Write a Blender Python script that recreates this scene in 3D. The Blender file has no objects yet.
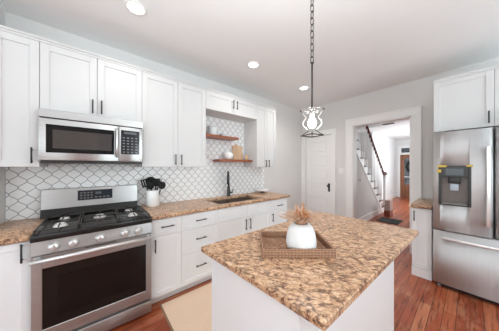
import bpy, bmesh, math, random
from mathutils import Vector, Matrix
random.seed(7)
SC = bpy.context.scene
COL = SC.collection
PI = math.pi

# ------------------------------------------------------------------ camera, world, light, exposure
cam_d = bpy.data.cameras.new('camera')
cam = bpy.data.objects.new('camera', cam_d); COL.objects.link(cam)
cam.location = (0, 0, 1.40)
cam.rotation_euler = (PI / 2, 0, math.radians(50.06))
cam_d.sensor_width = 36.0
cam_d.lens = 184.6 / 499 * 36.0
cam_d.shift_y = 1.5 / 499
cam_d.clip_start = 0.02
SC.camera = cam

world = bpy.data.worlds.new('world'); SC.world = world
world.use_nodes = True
wn = world.node_tree.nodes; wn.clear()
w_out = wn.new('ShaderNodeOutputWorld'); w_bg = wn.new('ShaderNodeBackground'); w_sky = wn.new('ShaderNodeTexSky')
w_sky.sky_type = 'HOSEK_WILKIE'; w_sky.turbidity = 3.0; w_sky.sun_direction = (0.3, -0.5, 0.8)
w_bg.inputs['Strength'].default_value = 2.2
world.node_tree.links.new(w_sky.outputs[0], w_bg.inputs[0]); world.node_tree.links.new(w_bg.outputs[0], w_out.inputs[0])

def area(name, loc, direction, sx, sy, power, color=(1, 1, 1)):
    l = bpy.data.lights.new(name, 'AREA'); l.shape = 'RECTANGLE'; l.size = sx; l.size_y = sy
    l.energy = power; l.color = color
    o = bpy.data.objects.new(name, l); COL.objects.link(o)
    o.location = loc; o.rotation_euler = Vector(direction).to_track_quat('-Z', 'Y').to_euler()
    return o
# fill lamps added at out-of-view windows and inside, plus daylight from the hall window
FILL = (0.855, 0.955, 1.0); UP_FILL = (0.81, 0.945, 1.0)
area('dining_fill', (0.2, -4.28, 1.60), (0, 1, 0.0), 4.0, 1.9, 74, FILL)  # unseen lamp at the invented dining window, lights the room from behind
area('dining_up_fill', (0.2, -4.27, 1.60), (0, 1, 1.5), 4.0, 1.9, 110, UP_FILL)  # second lamp there, tilted up and added to brighten the ceiling
area('far_side_fill', (2.86, -2.4, 1.60), (-1, 0, 0.0), 2.2, 1.9, 54, FILL)  # added lamp sending level light across the tiles
area('side_fill', (2.86, 2.2, 1.60), (-1, 0, 0.0), 2.2, 1.9, 30, FILL)  # lamp at a side window added to even out the light
area('side_up_fill', (2.85, 2.2, 1.60), (-1, 0, 1.2), 2.2, 1.9, 125, UP_FILL)  # upward twin of the side lamp, added to lift the ceiling
area('ceiling_fill', (0.0, 0.1, 1.96), (-0.12, 0.05, 1.0), 1.6, 1.6, 47, (0.86, 0.955, 1.0))  # unseen fill aimed up so the ceiling returns soft light
area('daylight_hall_window', (-0.34, 8.3, 1.5), (-1, 0, 0.05), 2.0, 1.8, 95, (0.90, 0.96, 1.0))
area('stairwell_fill', (-1.76, 4.9, 3.9), (-1, 0, -0.6), 1.2, 1.0, 26, (0.97, 0.98, 1.0))  # unseen lamp lighting the stairwell; no window is built there

SC.view_settings.view_transform = 'Standard'
SC.view_settings.look = 'None'
SC.view_settings.gamma = 1.0
SC.view_settings.use_curve_mapping = False
SC.view_settings.exposure = -0.20
SC.cycles.use_denoising = True
SC.cycles.max_bounces = 10
SC.cycles.diffuse_bounces = 6
SC.cycles.caustics_reflective = False
SC.cycles.caustics_refractive = False
SC.cycles.sample_clamp_indirect = 6.0

# ------------------------------------------------------------------ materials
def new_mat(name):
    m = bpy.data.materials.new(name); m.use_nodes = True
    nt = m.node_tree; bs = nt.nodes['Principled BSDF']
    return m, nt, bs
def mat(name, col, rough=0.5, metal=0.0, emit=None, estr=0.0, noise=0.0, nscale=40.0, trans=0.0, spec=None, bump=0.0):
    m, nt, bs = new_mat(name)
    bs.inputs['Base Color'].default_value = (*col, 1)
    bs.inputs['Roughness'].default_value = rough
    bs.inputs['Metallic'].default_value = metal
    if spec is not None: bs.inputs['Specular IOR Level'].default_value = spec
    if trans: bs.inputs['Transmission Weight'].default_value = trans
    if emit:
        bs.inputs['Emission Color'].default_value = (*emit, 1); bs.inputs['Emission Strength'].default_value = estr
    if noise or bump:
        tc = nt.nodes.new('ShaderNodeTexCoord'); n = nt.nodes.new('ShaderNodeTexNoise')
        n.inputs['Scale'].default_value = nscale; n.inputs['Detail'].default_value = 4
        nt.links.new(tc.outputs['Object'], n.inputs['Vector'])
        if noise:
            r = nt.nodes.new('ShaderNodeValToRGB')
            r.color_ramp.elements[0].position = 0.3; r.color_ramp.elements[1].position = 0.7
            r.color_ramp.elements[0].color = (*[c * (1 - noise) for c in col], 1)
            r.color_ramp.elements[1].color = (*[min(1, c * (1 + noise)) for c in col], 1)
            nt.links.new(n.outputs['Fac'], r.inputs[0]); nt.links.new(r.outputs[0], bs.inputs['Base Color'])
        if bump:
            b = nt.nodes.new('ShaderNodeBump'); b.inputs['Strength'].default_value = bump; b.inputs['Distance'].default_value = 0.01
            nt.links.new(n.outputs['Fac'], b.inputs['Height']); nt.links.new(b.outputs[0], bs.inputs['Normal'])
    return m
def ramp(nt, stops):
    r = nt.nodes.new('ShaderNodeValToRGB'); cr = r.color_ramp
    while len(cr.elements) < len(stops): cr.elements.new(0.5)
    for e, (p, c) in zip(cr.elements, stops):
        e.position = p; e.color = (*c, 1)
    return r
def mapping(nt, scale=(1, 1, 1), rot=(0, 0, 0)):
    tc = nt.nodes.new('ShaderNodeTexCoord'); mp = nt.nodes.new('ShaderNodeMapping')
    mp.inputs['Scale'].default_value = scale; mp.inputs['Rotation'].default_value = rot
    nt.links.new(tc.outputs['Object'], mp.inputs['Vector'])
    return mp
def math_node(nt, op, a, b=None):
    n = nt.nodes.new('ShaderNodeMath'); n.operation = op
    for i, v in enumerate((a, b)):
        if v is None: continue
        if isinstance(v, (int, float)): n.inputs[i].default_value = v
        else: nt.links.new(v, n.inputs[i])
    return n.outputs[0]
def mix_rgb(nt, fac, a, b, mode='MIX'):
    n = nt.nodes.new('ShaderNodeMix'); n.data_type = 'RGBA'; n.blend_type = mode
    for idx, v in ((0, fac), (6, a), (7, b)):
        if isinstance(v, (int, float)): n.inputs[idx].default_value = v
        elif isinstance(v, tuple): n.inputs[idx].default_value = (*v, 1)
        else: nt.links.new(v, n.inputs[idx])
    return n.outputs[2]

def granite_mat():
    m, nt, bs = new_mat('granite'); L = nt.links
    mp = mapping(nt, (1, 1, 1), (0, 0, math.radians(-35)))
    warp = nt.nodes.new('ShaderNodeTexNoise'); warp.inputs['Scale'].default_value = 7; warp.inputs['Detail'].default_value = 3
    L.new(mp.outputs[0], warp.inputs['Vector'])
    off = nt.nodes.new('ShaderNodeVectorMath'); off.operation = 'MULTIPLY_ADD'
    off.inputs[1].default_value = (0.055, 0.055, 0.055); L.new(warp.outputs['Color'], off.inputs[0]); L.new(mp.outputs[0], off.inputs[2])
    st = nt.nodes.new('ShaderNodeMapping'); st.inputs['Scale'].default_value = (1.0, 1.7, 1.0); L.new(off.outputs[0], st.inputs['Vector'])
    n1 = nt.nodes.new('ShaderNodeTexNoise'); n1.inputs['Scale'].default_value = 30; n1.inputs['Detail'].default_value = 5; n1.inputs['Roughness'].default_value = 0.66
    L.new(st.outputs[0], n1.inputs['Vector'])
    r1 = ramp(nt, [(0.34, (0.085, 0.036, 0.022)), (0.40, (0.27, 0.130, 0.070)), (0.44, (0.50, 0.300, 0.180)), (0.54, (0.66, 0.415, 0.25)), (0.66, (0.80, 0.60, 0.42))])
    L.new(n1.outputs['Fac'], r1.inputs[0])
    # thin dark veins
    n2 = nt.nodes.new('ShaderNodeTexNoise'); n2.inputs['Scale'].default_value = 8.5; n2.inputs['Detail'].default_value = 2.5; n2.inputs['Roughness'].default_value = 0.6
    L.new(st.outputs[0], n2.inputs['Vector'])
    v = math_node(nt, 'ABSOLUTE', math_node(nt, 'SUBTRACT', n2.outputs['Fac'], 0.5))
    r2 = ramp(nt, [(0.0, (1, 1, 1)), (0.013, (0.9, 0.9, 0.9)), (0.030, (0, 0, 0))]); L.new(v, r2.inputs[0])
    n3 = nt.nodes.new('ShaderNodeTexNoise'); n3.inputs['Scale'].default_value = 5; L.new(mp.outputs[0], n3.inputs['Vector'])
    r3 = ramp(nt, [(0.34, (0, 0, 0)), (0.46, (1, 1, 1))]); L.new(n3.outputs['Fac'], r3.inputs[0])
    vein = math_node(nt, 'MULTIPLY', math_node(nt, 'MULTIPLY', r2.outputs[0], r3.outputs[0]), 0.7)
    c = mix_rgb(nt, vein, r1.outputs[0], (0.10, 0.05, 0.035))
    n5 = nt.nodes.new('ShaderNodeTexNoise'); n5.inputs['Scale'].default_value = 15; n5.inputs['Detail'].default_value = 2
    of5 = nt.nodes.new('ShaderNodeMapping'); of5.inputs['Location'].default_value = (3.1, 1.7, .4); L.new(st.outputs[0], of5.inputs['Vector']); L.new(of5.outputs[0], n5.inputs['Vector'])
    v5 = math_node(nt, 'ABSOLUTE', math_node(nt, 'SUBTRACT', n5.outputs['Fac'], 0.5))
    r5 = ramp(nt, [(0.0, (.8, .8, .8)), (0.012, (.55, .55, .55)), (0.030, (0, 0, 0))]); L.new(v5, r5.inputs[0])
    c = mix_rgb(nt, math_node(nt, 'MULTIPLY', r5.outputs[0], 0.5), c, (0.16, 0.075, 0.045))
    # fine speckle
    n4 = nt.nodes.new('ShaderNodeTexNoise'); n4.inputs['Scale'].default_value = 110; n4.inputs['Detail'].default_value = 2
    L.new(mp.outputs[0], n4.inputs['Vector'])
    r4 = ramp(nt, [(0.33, (0.55, 0.5, 0.48)), (0.5, (1, 1, 1)), (0.7, (1.0, 1.0, 1.0))]); L.new(n4.outputs['Fac'], r4.inputs[0])
    c = mix_rgb(nt, 0.85, c, r4.outputs[0], 'MULTIPLY')
    L.new(c, bs.inputs['Base Color'])
    bs.inputs['Roughness'].default_value = 0.30; bs.inputs['Specular IOR Level'].default_value = 0.35
    return m

def tile_mat():
    W, H = 0.106, 0.1185
    m, nt, bs = new_mat('arabesque_tile'); L = nt.links
    tc = nt.nodes.new('ShaderNodeTexCoord'); sp = nt.nodes.new('ShaderNodeSeparateXYZ'); L.new(tc.outputs['Object'], sp.inputs[0])
    y = math_node(nt, 'ADD', sp.outputs[1], 0.592 + W * 3 / 4); z = math_node(nt, 'SUBTRACT', sp.outputs[2], 1.032)
    ph = math_node(nt, 'MULTIPLY', z, 2 * PI / H)
    s = math_node(nt, 'MULTIPLY', math_node(nt, 'COSINE', ph), W / 4)
    ds = math_node(nt, 'MULTIPLY', math_node(nt, 'SINE', ph), PI * W / (2 * H))
    nrm = math_node(nt, 'SQRT', math_node(nt, 'ADD', math_node(nt, 'MULTIPLY', ds, ds), 1.0))
    def dist(x):
        f = math_node(nt, 'FRACT', math_node(nt, 'ADD', math_node(nt, 'DIVIDE', x, W), 100.5))
        return math_node(nt, 'MULTIPLY', math_node(nt, 'ABSOLUTE', math_node(nt, 'SUBTRACT', f, 0.5)), W)
    d1 = dist(math_node(nt, 'ADD', y, s))
    d2 = dist(math_node(nt, 'SUBTRACT', math_node(nt, 'SUBTRACT', y, W / 2), s))
    d = math_node(nt, 'DIVIDE', math_node(nt, 'MINIMUM', d1, d2), nrm)
    r = ramp(nt, [(0.0, (0, 0, 0)), (0.0023, (0, 0, 0)), (0.0034, (1, 1, 1))]); L.new(d, r.inputs[0])
    c = mix_rgb(nt, r.outputs[0], (0.045, 0.045, 0.05), (0.90, 0.90, 0.90)); L.new(c, bs.inputs['Base Color'])
    bs.inputs['Roughness'].default_value = 0.22
    r2 = ramp(nt, [(0.0, (0, 0, 0)), (0.006, (1, 1, 1))]); L.new(d, r2.inputs[0])
    b = nt.nodes.new('ShaderNodeBump'); b.inputs['Strength'].default_value = 0.35; b.inputs['Distance'].default_value = 0.003
    L.new(r2.outputs[0], b.inputs['Height']); L.new(b.outputs[0], bs.inputs['Normal'])
    return m

def plank_mat():
    m, nt, bs = new_mat('plank_floor'); L = nt.links
    mp = mapping(nt, (1, 1, 1), (0, 0, PI / 2))
    br = nt.nodes.new('ShaderNodeTexBrick')
    br.inputs['Scale'].default_value = 1.0; br.inputs['Brick Width'].default_value = 1.9; br.inputs['Row Height'].default_value = 0.083
    br.inputs['Mortar Size'].default_value = 0.0022; br.inputs['Mortar Smooth'].default_value = 0.1; br.offset = 0.37
    br.inputs['Color1'].default_value = (0, 0, 0, 1); br.inputs['Color2'].default_value = (1, 1, 1, 1); br.inputs['Mortar'].default_value = (0, 0, 0, 1)
    L.new(mp.outputs[0], br.inputs['Vector'])
    r = ramp(nt, [(0.0, (0.27, 0.055, 0.022)), (0.4, (0.35, 0.078, 0.032)), (0.8, (0.42, 0.112, 0.048)), (1.0, (0.52, 0.18, 0.09))]); L.new(br.outputs['Color'], r.inputs[0])
    mg = mapping(nt, (32, 1.6, 1)); g = nt.nodes.new('ShaderNodeTexNoise'); g.inputs['Scale'].default_value = 1.6; g.inputs['Detail'].default_value = 6; g.inputs['Roughness'].default_value = 0.65
    L.new(mg.outputs[0], g.inputs['Vector'])
    rg = ramp(nt, [(0.36, (0.22, 0.17, 0.15)), (0.50, (0.95, 0.95, 0.95)), (0.75, (1.0, 1.0, 1.0))]); L.new(g.outputs['Fac'], rg.inputs[0])
    c = mix_rgb(nt, 0.75, r.outputs[0], rg.outputs[0], 'MULTIPLY')
    bl = nt.nodes.new('ShaderNodeTexNoise'); bl.inputs['Scale'].default_value = 4.5; bl.inputs['Detail'].default_value = 7; bl.inputs['Roughness'].default_value = .68; L.new(mapping(nt, (2.2, .55, 1)).outputs[0], bl.inputs['Vector'])
    rb = ramp(nt, [(0.50, (0, 0, 0)), (0.66, (1, 1, 1))]); L.new(bl.outputs['Fac'], rb.inputs[0])
    c = mix_rgb(nt, math_node(nt, 'MULTIPLY', rb.outputs[0], 0.42), c, (0.56, 0.30, 0.17))
    c = mix_rgb(nt, br.outputs['Fac'], c, (0.09, 0.03, 0.015)); L.new(c, bs.inputs['Base Color'])
    bs.inputs['Roughness'].default_value = 0.36; bs.inputs['Specular IOR Level'].default_value = 0.30
    b = nt.nodes.new('ShaderNodeBump'); b.inputs['Strength'].default_value = 0.25; b.inputs['Distance'].default_value = 0.004
    L.new(g.outputs['Fac'], b.inputs['Height']); L.new(b.outputs[0], bs.inputs['Normal'])
    return m

def steel_mat(name, vec, col=(0.50, 0.497, 0.49), rough=0.34):
    m, nt, bs = new_mat(name); L = nt.links
    mp = mapping(nt, vec); n = nt.nodes.new('ShaderNodeTexNoise'); n.inputs['Scale'].default_value = 1; n.inputs['Detail'].default_value = 3
    L.new(mp.outputs[0], n.inputs['Vector'])
    r = ramp(nt, [(0.3, tuple(c * 0.93 for c in col)), (0.7, tuple(c * 1.06 for c in col))]); L.new(n.outputs['Fac'], r.inputs[0])
    L.new(r.outputs[0], bs.inputs['Base Color'])
    r2 = ramp(nt, [(0.3, (rough - 0.04,) * 3), (0.7, (rough + 0.06,) * 3)]); L.new(n.outputs['Fac'], r2.inputs[0]); L.new(r2.outputs[0], bs.inputs['Roughness'])
    bs.inputs['Metallic'].default_value = 1.0
    tg = nt.nodes.new('ShaderNodeTangent'); tg.direction_type = 'RADIAL'; tg.axis = 'Z'
    L.new(tg.outputs[0], bs.inputs['Tangent'])
    bs.inputs['Anisotropic'].default_value = 0.8; bs.inputs['Anisotropic Rotation'].default_value = 0.25
    return m

def wood_mat(name, dark, light, vec, rough=0.45):
    m, nt, bs = new_mat(name); L = nt.links
    mp = mapping(nt, vec); n = nt.nodes.new('ShaderNodeTexNoise'); n.inputs['Scale'].default_value = 1; n.inputs['Detail'].default_value = 5; n.inputs['Distortion'].default_value = 0.6
    L.new(mp.outputs[0], n.inputs['Vector'])
    r = ramp(nt, [(0.3, dark), (0.7, light)]); L.new(n.outputs['Fac'], r.inputs[0]); L.new(r.outputs[0], bs.inputs['Base Color'])
    bs.inputs['Roughness'].default_value = rough
    return m

def wicker_mat():
    m, nt, bs = new_mat('wicker'); L = nt.links
    mp = mapping(nt, (1, 1, 1), (0, 0, 0))
    w = nt.nodes.new('ShaderNodeTexWave'); w.wave_type = 'BANDS'; w.bands_direction = 'X'; w.inputs['Scale'].default_value = 42; w.inputs['Distortion'].default_value = 2.5; w.inputs['Detail'].default_value = 2; w.inputs['Detail Scale'].default_value = 6
    L.new(mp.outputs[0], w.inputs['Vector'])
    w2 = nt.nodes.new('ShaderNodeTexWave'); w2.wave_type = 'BANDS'; w2.bands_direction = 'Z'; w2.inputs['Scale'].default_value = 38; w2.inputs['Distortion'].default_value = 1.5
    L.new(mp.outputs[0], w2.inputs['Vector'])
    f = math_node(nt, 'MULTIPLY', math_node(nt, 'ADD', w.outputs['Fac'], w2.outputs['Fac']), 0.5)
    r = ramp(nt, [(0.2, (0.09, 0.038, 0.02)), (0.5, (0.36, 0.18, 0.10)), (0.8, (0.60, 0.37, 0.24))]); L.new(f, r.inputs[0]); L.new(r.outputs[0], bs.inputs['Base Color'])
    b = nt.nodes.new('ShaderNodeBump'); b.inputs['Strength'].default_value = 0.6; b.inputs['Distance'].default_value = 0.006; L.new(f, b.inputs['Height']); L.new(b.outputs[0], bs.inputs['Normal'])
    bs.inputs['Roughness'].default_value = 0.7
    return m

M = {}
M['wall'] = mat('wall_paint', (0.675, 0.665, 0.652), 0.75, noise=0.015, nscale=3)
M['ceiling'] = mat('ceiling_paint', (0.84, 0.845, 0.845), 0.8, noise=0.01, nscale=2)
M['hall_ceiling'] = mat('hall_ceiling_paint', (0.80, 0.80, 0.80), 0.8)
M['hall_wall'] = mat('hall_wall_paint', (0.74, 0.745, 0.745), 0.75, noise=0.01, nscale=3)
M['trim'] = mat('white_trim', (0.83, 0.825, 0.815), 0.38)
M['white'] = mat('white_cabinet', (0.64, 0.64, 0.637), 0.42)  # one cabinet paint darkened in colour to offset strong light higher up
M['white_low'] = mat('white_base_cabinet', (0.84, 0.855, 0.865), 0.35)  # same paint lightened in colour to offset weaker light lower down
M['inner'] = mat('cabinet_carcass', (0.70, 0.70, 0.69), 0.5)
M['black'] = mat('matte_black_metal', (0.02, 0.02, 0.022), 0.42, noise=0.2, nscale=60)
M['nylon'] = mat('black_nylon', (0.008, 0.008, 0.008), 0.5, spec=0.2)
M['gap'] = mat('dark_gap', (0.03, 0.03, 0.03), 0.6)
M['black_enamel'] = mat('black_enamel', (0.016, 0.014, 0.013), 0.22, spec=0.3)
M['iron'] = mat('cast_iron', (0.040, 0.036, 0.033), 0.55, spec=0.35, noise=0.3, nscale=150)
M['glass_black'] = mat('black_glass', (0.008, 0.007, 0.007), 0.07, spec=0.3)
M['glass_oven'] = mat('oven_glass', (0.012, 0.010, 0.009), 0.06, spec=0.3)
M['glass_micro'] = mat('microwave_mesh_glass', (0.062, 0.052, 0.047), 0.05, spec=0.5)
M['steel_h'] = steel_mat('brushed_steel_along', (300, 4, 300))
M['steel_v'] = steel_mat('brushed_steel_upright', (220, 220, 2), (0.65, 0.65, 0.65), 0.56)
M['chrome'] = mat('polished_steel', (0.82, 0.82, 0.82), 0.34, 0.9)
M['knob'] = mat('pale_knob_steel', (0.66, 0.65, 0.64), 0.38, 0.7)
M['wire'] = mat('aged_nickel_wire', (0.33, 0.32, 0.31), 0.4, 0.8)
M['nickel'] = mat('brushed_nickel', (0.75, 0.74, 0.72), 0.25, 1.0)
M['dark_metal'] = mat('dark_bronze', (0.07, 0.062, 0.055), 0.4, 0.8)
M['alu'] = mat('burner_aluminium', (0.74, 0.72, 0.70), 0.45, 0.35, noise=0.1, nscale=80)
M['sink'] = mat('reflection_tinted_steel', (0.46, 0.38, 0.33), 0.34, 1.0, noise=0.05, nscale=50)  # brown reflection of the granite is mixed into the steel colour
M['granite'] = granite_mat()
M['tile'] = tile_mat()
M['floor'] = plank_mat()
M['shelf'] = wood_mat('cherry_shelf_wood', (0.20, 0.055, 0.025), (0.42, 0.14, 0.065), (40, 3, 40), 0.35)
M['board'] = wood_mat('light_board_wood', (0.52, 0.33, 0.20), (0.70, 0.50, 0.33), (20, 20, 3), 0.5)
M['board2'] = wood_mat('honey_board_wood', (0.56, 0.34, 0.18), (0.74, 0.50, 0.30), (20, 20, 3), 0.5)
M['mahogany'] = wood_mat('mahogany', (0.07, 0.016, 0.012), (0.16, 0.035, 0.022), (14, 3, 14), 0.3)
M['tread'] = wood_mat('stair_tread_wood', (0.06, 0.03, 0.022), (0.12, 0.065, 0.045), (8, 20, 20), 0.35)
M['step'] = wood_mat('red_step_wood', (0.22, 0.05, 0.03), (0.34, 0.09, 0.05), (4, 20, 20), 0.35)
M['pink_wood'] = wood_mat('pale_pink_wood', (0.52, 0.36, 0.33), (0.66, 0.50, 0.46), (4, 14, 14), 0.4)
M['front_door'] = wood_mat('front_door_wood', (0.20, 0.075, 0.035), (0.31, 0.13, 0.065), (18, 18, 2), 0.35)
M['ceramic'] = mat('white_ceramic', (0.84, 0.84, 0.835), 0.22, noise=0.008, nscale=6)
M['matte_ceramic'] = mat('white_stoneware', (0.80, 0.81, 0.81), 0.5, noise=0.02, nscale=14)
M['pale_jar'] = mat('pale_grey_glaze', (0.66, 0.70, 0.69), 0.3)
M['frost'] = mat('pale_frosted_glass', (0.72, 0.76, 0.75), 0.25, trans=0.35)
M['wicker'] = wicker_mat()
M['rust'] = mat('rust_dried_grass', (0.62, 0.29, 0.12), 0.8, noise=0.35, nscale=120)
M['pale_grass'] = mat('pale_dried_grass', (0.72, 0.50, 0.36), 0.8, noise=0.2, nscale=120)
M['jute'] = mat('cream_woven_rug', (0.78, 0.58, 0.43), 0.95, noise=0.06, nscale=160, bump=0.5)
M['jute_edge'] = mat('rug_binding', (0.26, 0.16, 0.10), 0.9, noise=0.1, nscale=90)
M['doormat'] = mat('dark_doormat', (0.025, 0.03, 0.028), 0.95, noise=0.5, nscale=30, bump=0.4)
M['bulb'] = mat('glowing_bulb', (1, 1, 1), 0.3, emit=(1.0, 0.95, 0.88), estr=4.0)
M['downlight'] = mat('downlight_lens', (1, 1, 1), 0.3, emit=(1.0, 0.97, 0.93), estr=9.0)
M['clear'] = mat('clear_glass', (1, 1, 1), 0.0, trans=1.0)
M['pane'] = mat('window_glass', (0.98, 0.99, 1.0), 0.0, trans=1.0)
M['screen'] = mat('display_panel', (0.015, 0.016, 0.02), 0.12)
M['button'] = mat('grey_button_print', (0.16, 0.16, 0.165), 0.5)
M['digits'] = mat('clock_window', (0.10, 0.11, 0.12), 0.2)
M['grey_plastic'] = mat('grey_plastic', (0.22, 0.215, 0.21), 0.35)
M['dark_plastic'] = mat('dark_plastic', (0.035, 0.031, 0.030), 0.35, spec=0.3)
M['brown_plastic'] = mat('smoky_plastic', (0.15, 0.12, 0.105), 0.4)
M['blue_display'] = mat('pale_blue_paddle', (0.50, 0.58, 0.66), 0.25)
M['tape'] = mat('yellow_tape', (0.62, 0.45, 0.08), 0.6)
M['wreath'] = mat('dark_wreath_twigs', (0.02, 0.025, 0.02), 0.9, noise=0.5, nscale=70, bump=0.7)
M['street'] = mat('outdoor_greenery', (0.10, 0.13, 0.15), 0.8, noise=0.7, nscale=5)
M['door_glass'] = mat('tinted_door_glass', (0.13, 0.15, 0.17), 0.05, spec=0.5, noise=0.6, nscale=4)
M['transom_glass'] = mat('dark_transom_glass', (0.05, 0.065, 0.08), 0.06, noise=0.5, nscale=6)

# ------------------------------------------------------------------ mesh helpers
class MB:
    """collects shapes, in world coordinates, into one mesh"""
    def __init__(s, tf=None):
        s.bm = bmesh.new(); s.tf = tf
    def _fin(s, new, smooth=False):
        if s.tf:
            for v in new: v.co = s.tf(v.co)
        return s
    def box(s, x0, x1, y0, y1, z0, z1, bev=0.0, seg=1):
        b = bmesh.new()
        bmesh.ops.create_cube(b, size=1.0)
        for v in b.verts:
            v.co = Vector((x0 + (v.co.x + .5) * (x1 - x0), y0 + (v.co.y + .5) * (y1 - y0), z0 + (v.co.z + .5) * (z1 - z0)))
        if bev > 0:
            bmesh.ops.bevel(b, geom=list(b.edges), offset=bev, segments=seg, profile=0.5, affect='EDGES')
        s._merge(b, seg > 1)
        return s
    def _merge(s, b, smooth=False, mtx=None):
        if mtx is not None: bmesh.ops.transform(b, matrix=mtx, verts=list(b.verts))
        if s.tf:
            for v in b.verts: v.co = s.tf(v.co)
        bmesh.ops.recalc_face_normals(b, faces=list(b.faces))
        if smooth:
            for f in b.faces: f.smooth = True
        me = bpy.data.meshes.new('tmp'); b.to_mesh(me); b.free()
        s.bm.from_mesh(me); bpy.data.meshes.remove(me)
    def prism(s, pts, axis, a0, a1, bev=0.0):
        """polygon pts (in the two other axes, in order) extruded along axis"""
        b = bmesh.new()
        def mk(p, a):
            return {'x': (a, p[0], p[1]), 'y': (p[0], a, p[1]), 'z': (p[0], p[1], a)}[axis]
        A = [b.verts.new(mk(p, a0)) for p in pts]; B = [b.verts.new(mk(p, a1)) for p in pts]
        b.faces.new(A); b.faces.new(B[::-1]); n = len(pts)
        for i in range(n): b.faces.new((A[i], B[i], B[(i + 1) % n], A[(i + 1) % n]))
        if bev: bmesh.ops.bevel(b, geom=list(b.edges), offset=bev, segments=1, affect='EDGES')
        s._merge(b); return s
    def tube(s, path, r, seg=10, closed=False, caps=True):
        path = [Vector(p) for p in path]; n = len(path); b = bmesh.new(); rings = []
        rr = r if isinstance(r, (list, tuple)) else [r] * n
        up = None
        for i, p in enumerate(path):
            if closed: t = path[(i + 1) % n] - path[(i - 1) % n]
            else: t = path[min(i + 1, n - 1)] - path[max(i - 1, 0)]
            t.normalize()
            if up is None:
                up = t.orthogonal().normalized()
            else:
                up = (up - t * up.dot(t))
                up = up.normalized() if up.length > 1e-6 else t.orthogonal().normalized()
            w = t.cross(up)
            rings.append([b.verts.new(p + (up * math.cos(2 * PI * k / seg) + w * math.sin(2 * PI * k / seg)) * rr[i]) for k in range(seg)])
        for i in range(n if closed else n - 1):
            A, B = rings[i], rings[(i + 1) % n]
            for k in range(seg): b.faces.new((A[k], A[(k + 1) % seg], B[(k + 1) % seg], B[k]))
        if not closed and caps:
            b.faces.new(rings[0][::-1]); b.faces.new(rings[-1])
        s._merge(b, True); return s
    def cyl(s, p0, p1, r, seg=20): return s.tube([p0, p1], r, seg)
    def lathe(s, c, prof, seg=32, axis='z'):
        """prof: (radius, height) pairs round the axis through c"""
        b = bmesh.new(); rings = []
        for r, h in prof:
            ring = []
            for k in range(seg):
                a = 2 * PI * k / seg; u, w = r * math.cos(a), r * math.sin(a)
                q = {'z': (u, w, h), 'x': (h, u, w), 'y': (u, h, w)}[axis]
                ring.append(b.verts.new(Vector(c) + Vector(q)))
            rings.append(ring)
        for A, B in zip(rings, rings[1:]):
            for k in range(seg): b.faces.new((A[k], A[(k + 1) % seg], B[(k + 1) % seg], B[k]))
        b.faces.new(rings[0][::-1]); b.faces.new(rings[-1])
        bmesh.ops.remove_doubles(b, verts=list(b.verts), dist=1e-6)
        s._merge(b, True); return s
    def ball(s, c, r, sx=1, sy=1, sz=1, seg=20, ring=12):
        b = bmesh.new(); bmesh.ops.create_uvsphere(b, u_segments=seg, v_segments=ring, radius=r)
        for v in b.verts: v.co = Vector((v.co.x * sx, v.co.y * sy, v.co.z * sz)) + Vector(c)
        s._merge(b, True); return s
    def build(s, name, material, parent=None, loc=None):
        me = bpy.data.meshes.new(name); s.bm.to_mesh(me); s.bm.free()
        if isinstance(material, str): material = M[material]
        me.materials.append(material)
        o = bpy.data.objects.new(name, me); COL.objects.link(o)
        base = Vector((0, 0, 0))
        if parent is not None:
            base = BASE[parent.name]; o.parent = parent; BASE[o.name] = base
        elif loc is not None:
            base = Vector(loc); o.location = base; BASE[o.name] = base
        else: BASE[o.name] = base
        if base.length: me.transform(Matrix.Translation(-base))
        return o
BASE = {}
def thing(name, label, cat, loc, group=None):
    o = bpy.data.objects.new(name, None); COL.objects.link(o); o.location = loc; o.empty_display_size = 0.1
    o['label'] = label; o['category'] = cat
    if group: o['group'] = group
    BASE[o.name] = Vector(loc); return o
def tag(o, label, cat, group=None):
    o['label'] = label; o['category'] = cat
    if group: o['group'] = group
    return o
def struct(o):
    o['kind'] = 'structure'; return o
def stuff(o):
    o['kind'] = 'stuff'; return o
# local frames: (w along the run, n out of the front, z up)
def left_run(xf):  return lambda v: Vector((xf + v.y, v.x, v.z))       # front faces +X
def back_run(yf):  return lambda v: Vector((v.x, yf - v.y, v.z))       # front faces -Y

def shaker(tf, w0, w1, z0, z1, st=0.055, th=0.02, rail=None):
    rail = rail or st; g = 0.0016; m = MB(tf)
    w0 += g; w1 -= g; z0 += g; z1 -= g
    m.box(w0, w0 + st, 0, th, z0, z1, 0.0015); m.box(w1 - st, w1, 0, th, z0, z1, 0.0015)
    m.box(w0 + st, w1 - st, 0, th, z0, z0 + rail, 0.0015); m.box(w0 + st, w1 - st, 0, th, z1 - rail, z1, 0.0015)
    m.box(w0 + st - .004, w1 - st + .004, 0.001, th - 0.009, z0 + rail - .004, z1 - rail + .004)
    return m
def pull(tf, wc, zc, length, vertical, n0=0.02, r=0.0058):
    m = MB(tf); h = length / 2; off = n0 + 0.028; q = h - 0.018
    if vertical:
        m.tube([(wc, off, zc - h), (wc, off, zc + h)], r, 8)
        for s in (-q, q): m.tube([(wc, n0, zc + s), (wc, off, zc + s)], r * .8, 8)
    else:
        m.tube([(wc - h, off, zc), (wc + h, off, zc)], r, 8)
        for s in (-q, q): m.tube([(wc + s, n0, zc), (wc + s, off, zc)], r * .8, 8)
    return m

# ------------------------------------------------------------------ the setting
LX, BY, NY, RX, CZ = -2.66, 3.917, -0.612, 2.9, 2.785
DY = -4.3                                  # far wall of the dining space invented behind the camera
struct(MB().box(-2.9, 3.1, -4.5, 11.3, -0.08, 0.0).build('floor', 'floor'))
struct(MB().box(LX - .12, RX + .12, DY - .12, BY + .14, CZ, CZ + .1).build('ceiling', 'ceiling'))
struct(MB().box(LX - .12, LX, DY - .12, BY + .14, 0, CZ).build('wall_left', 'wall'))
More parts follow.
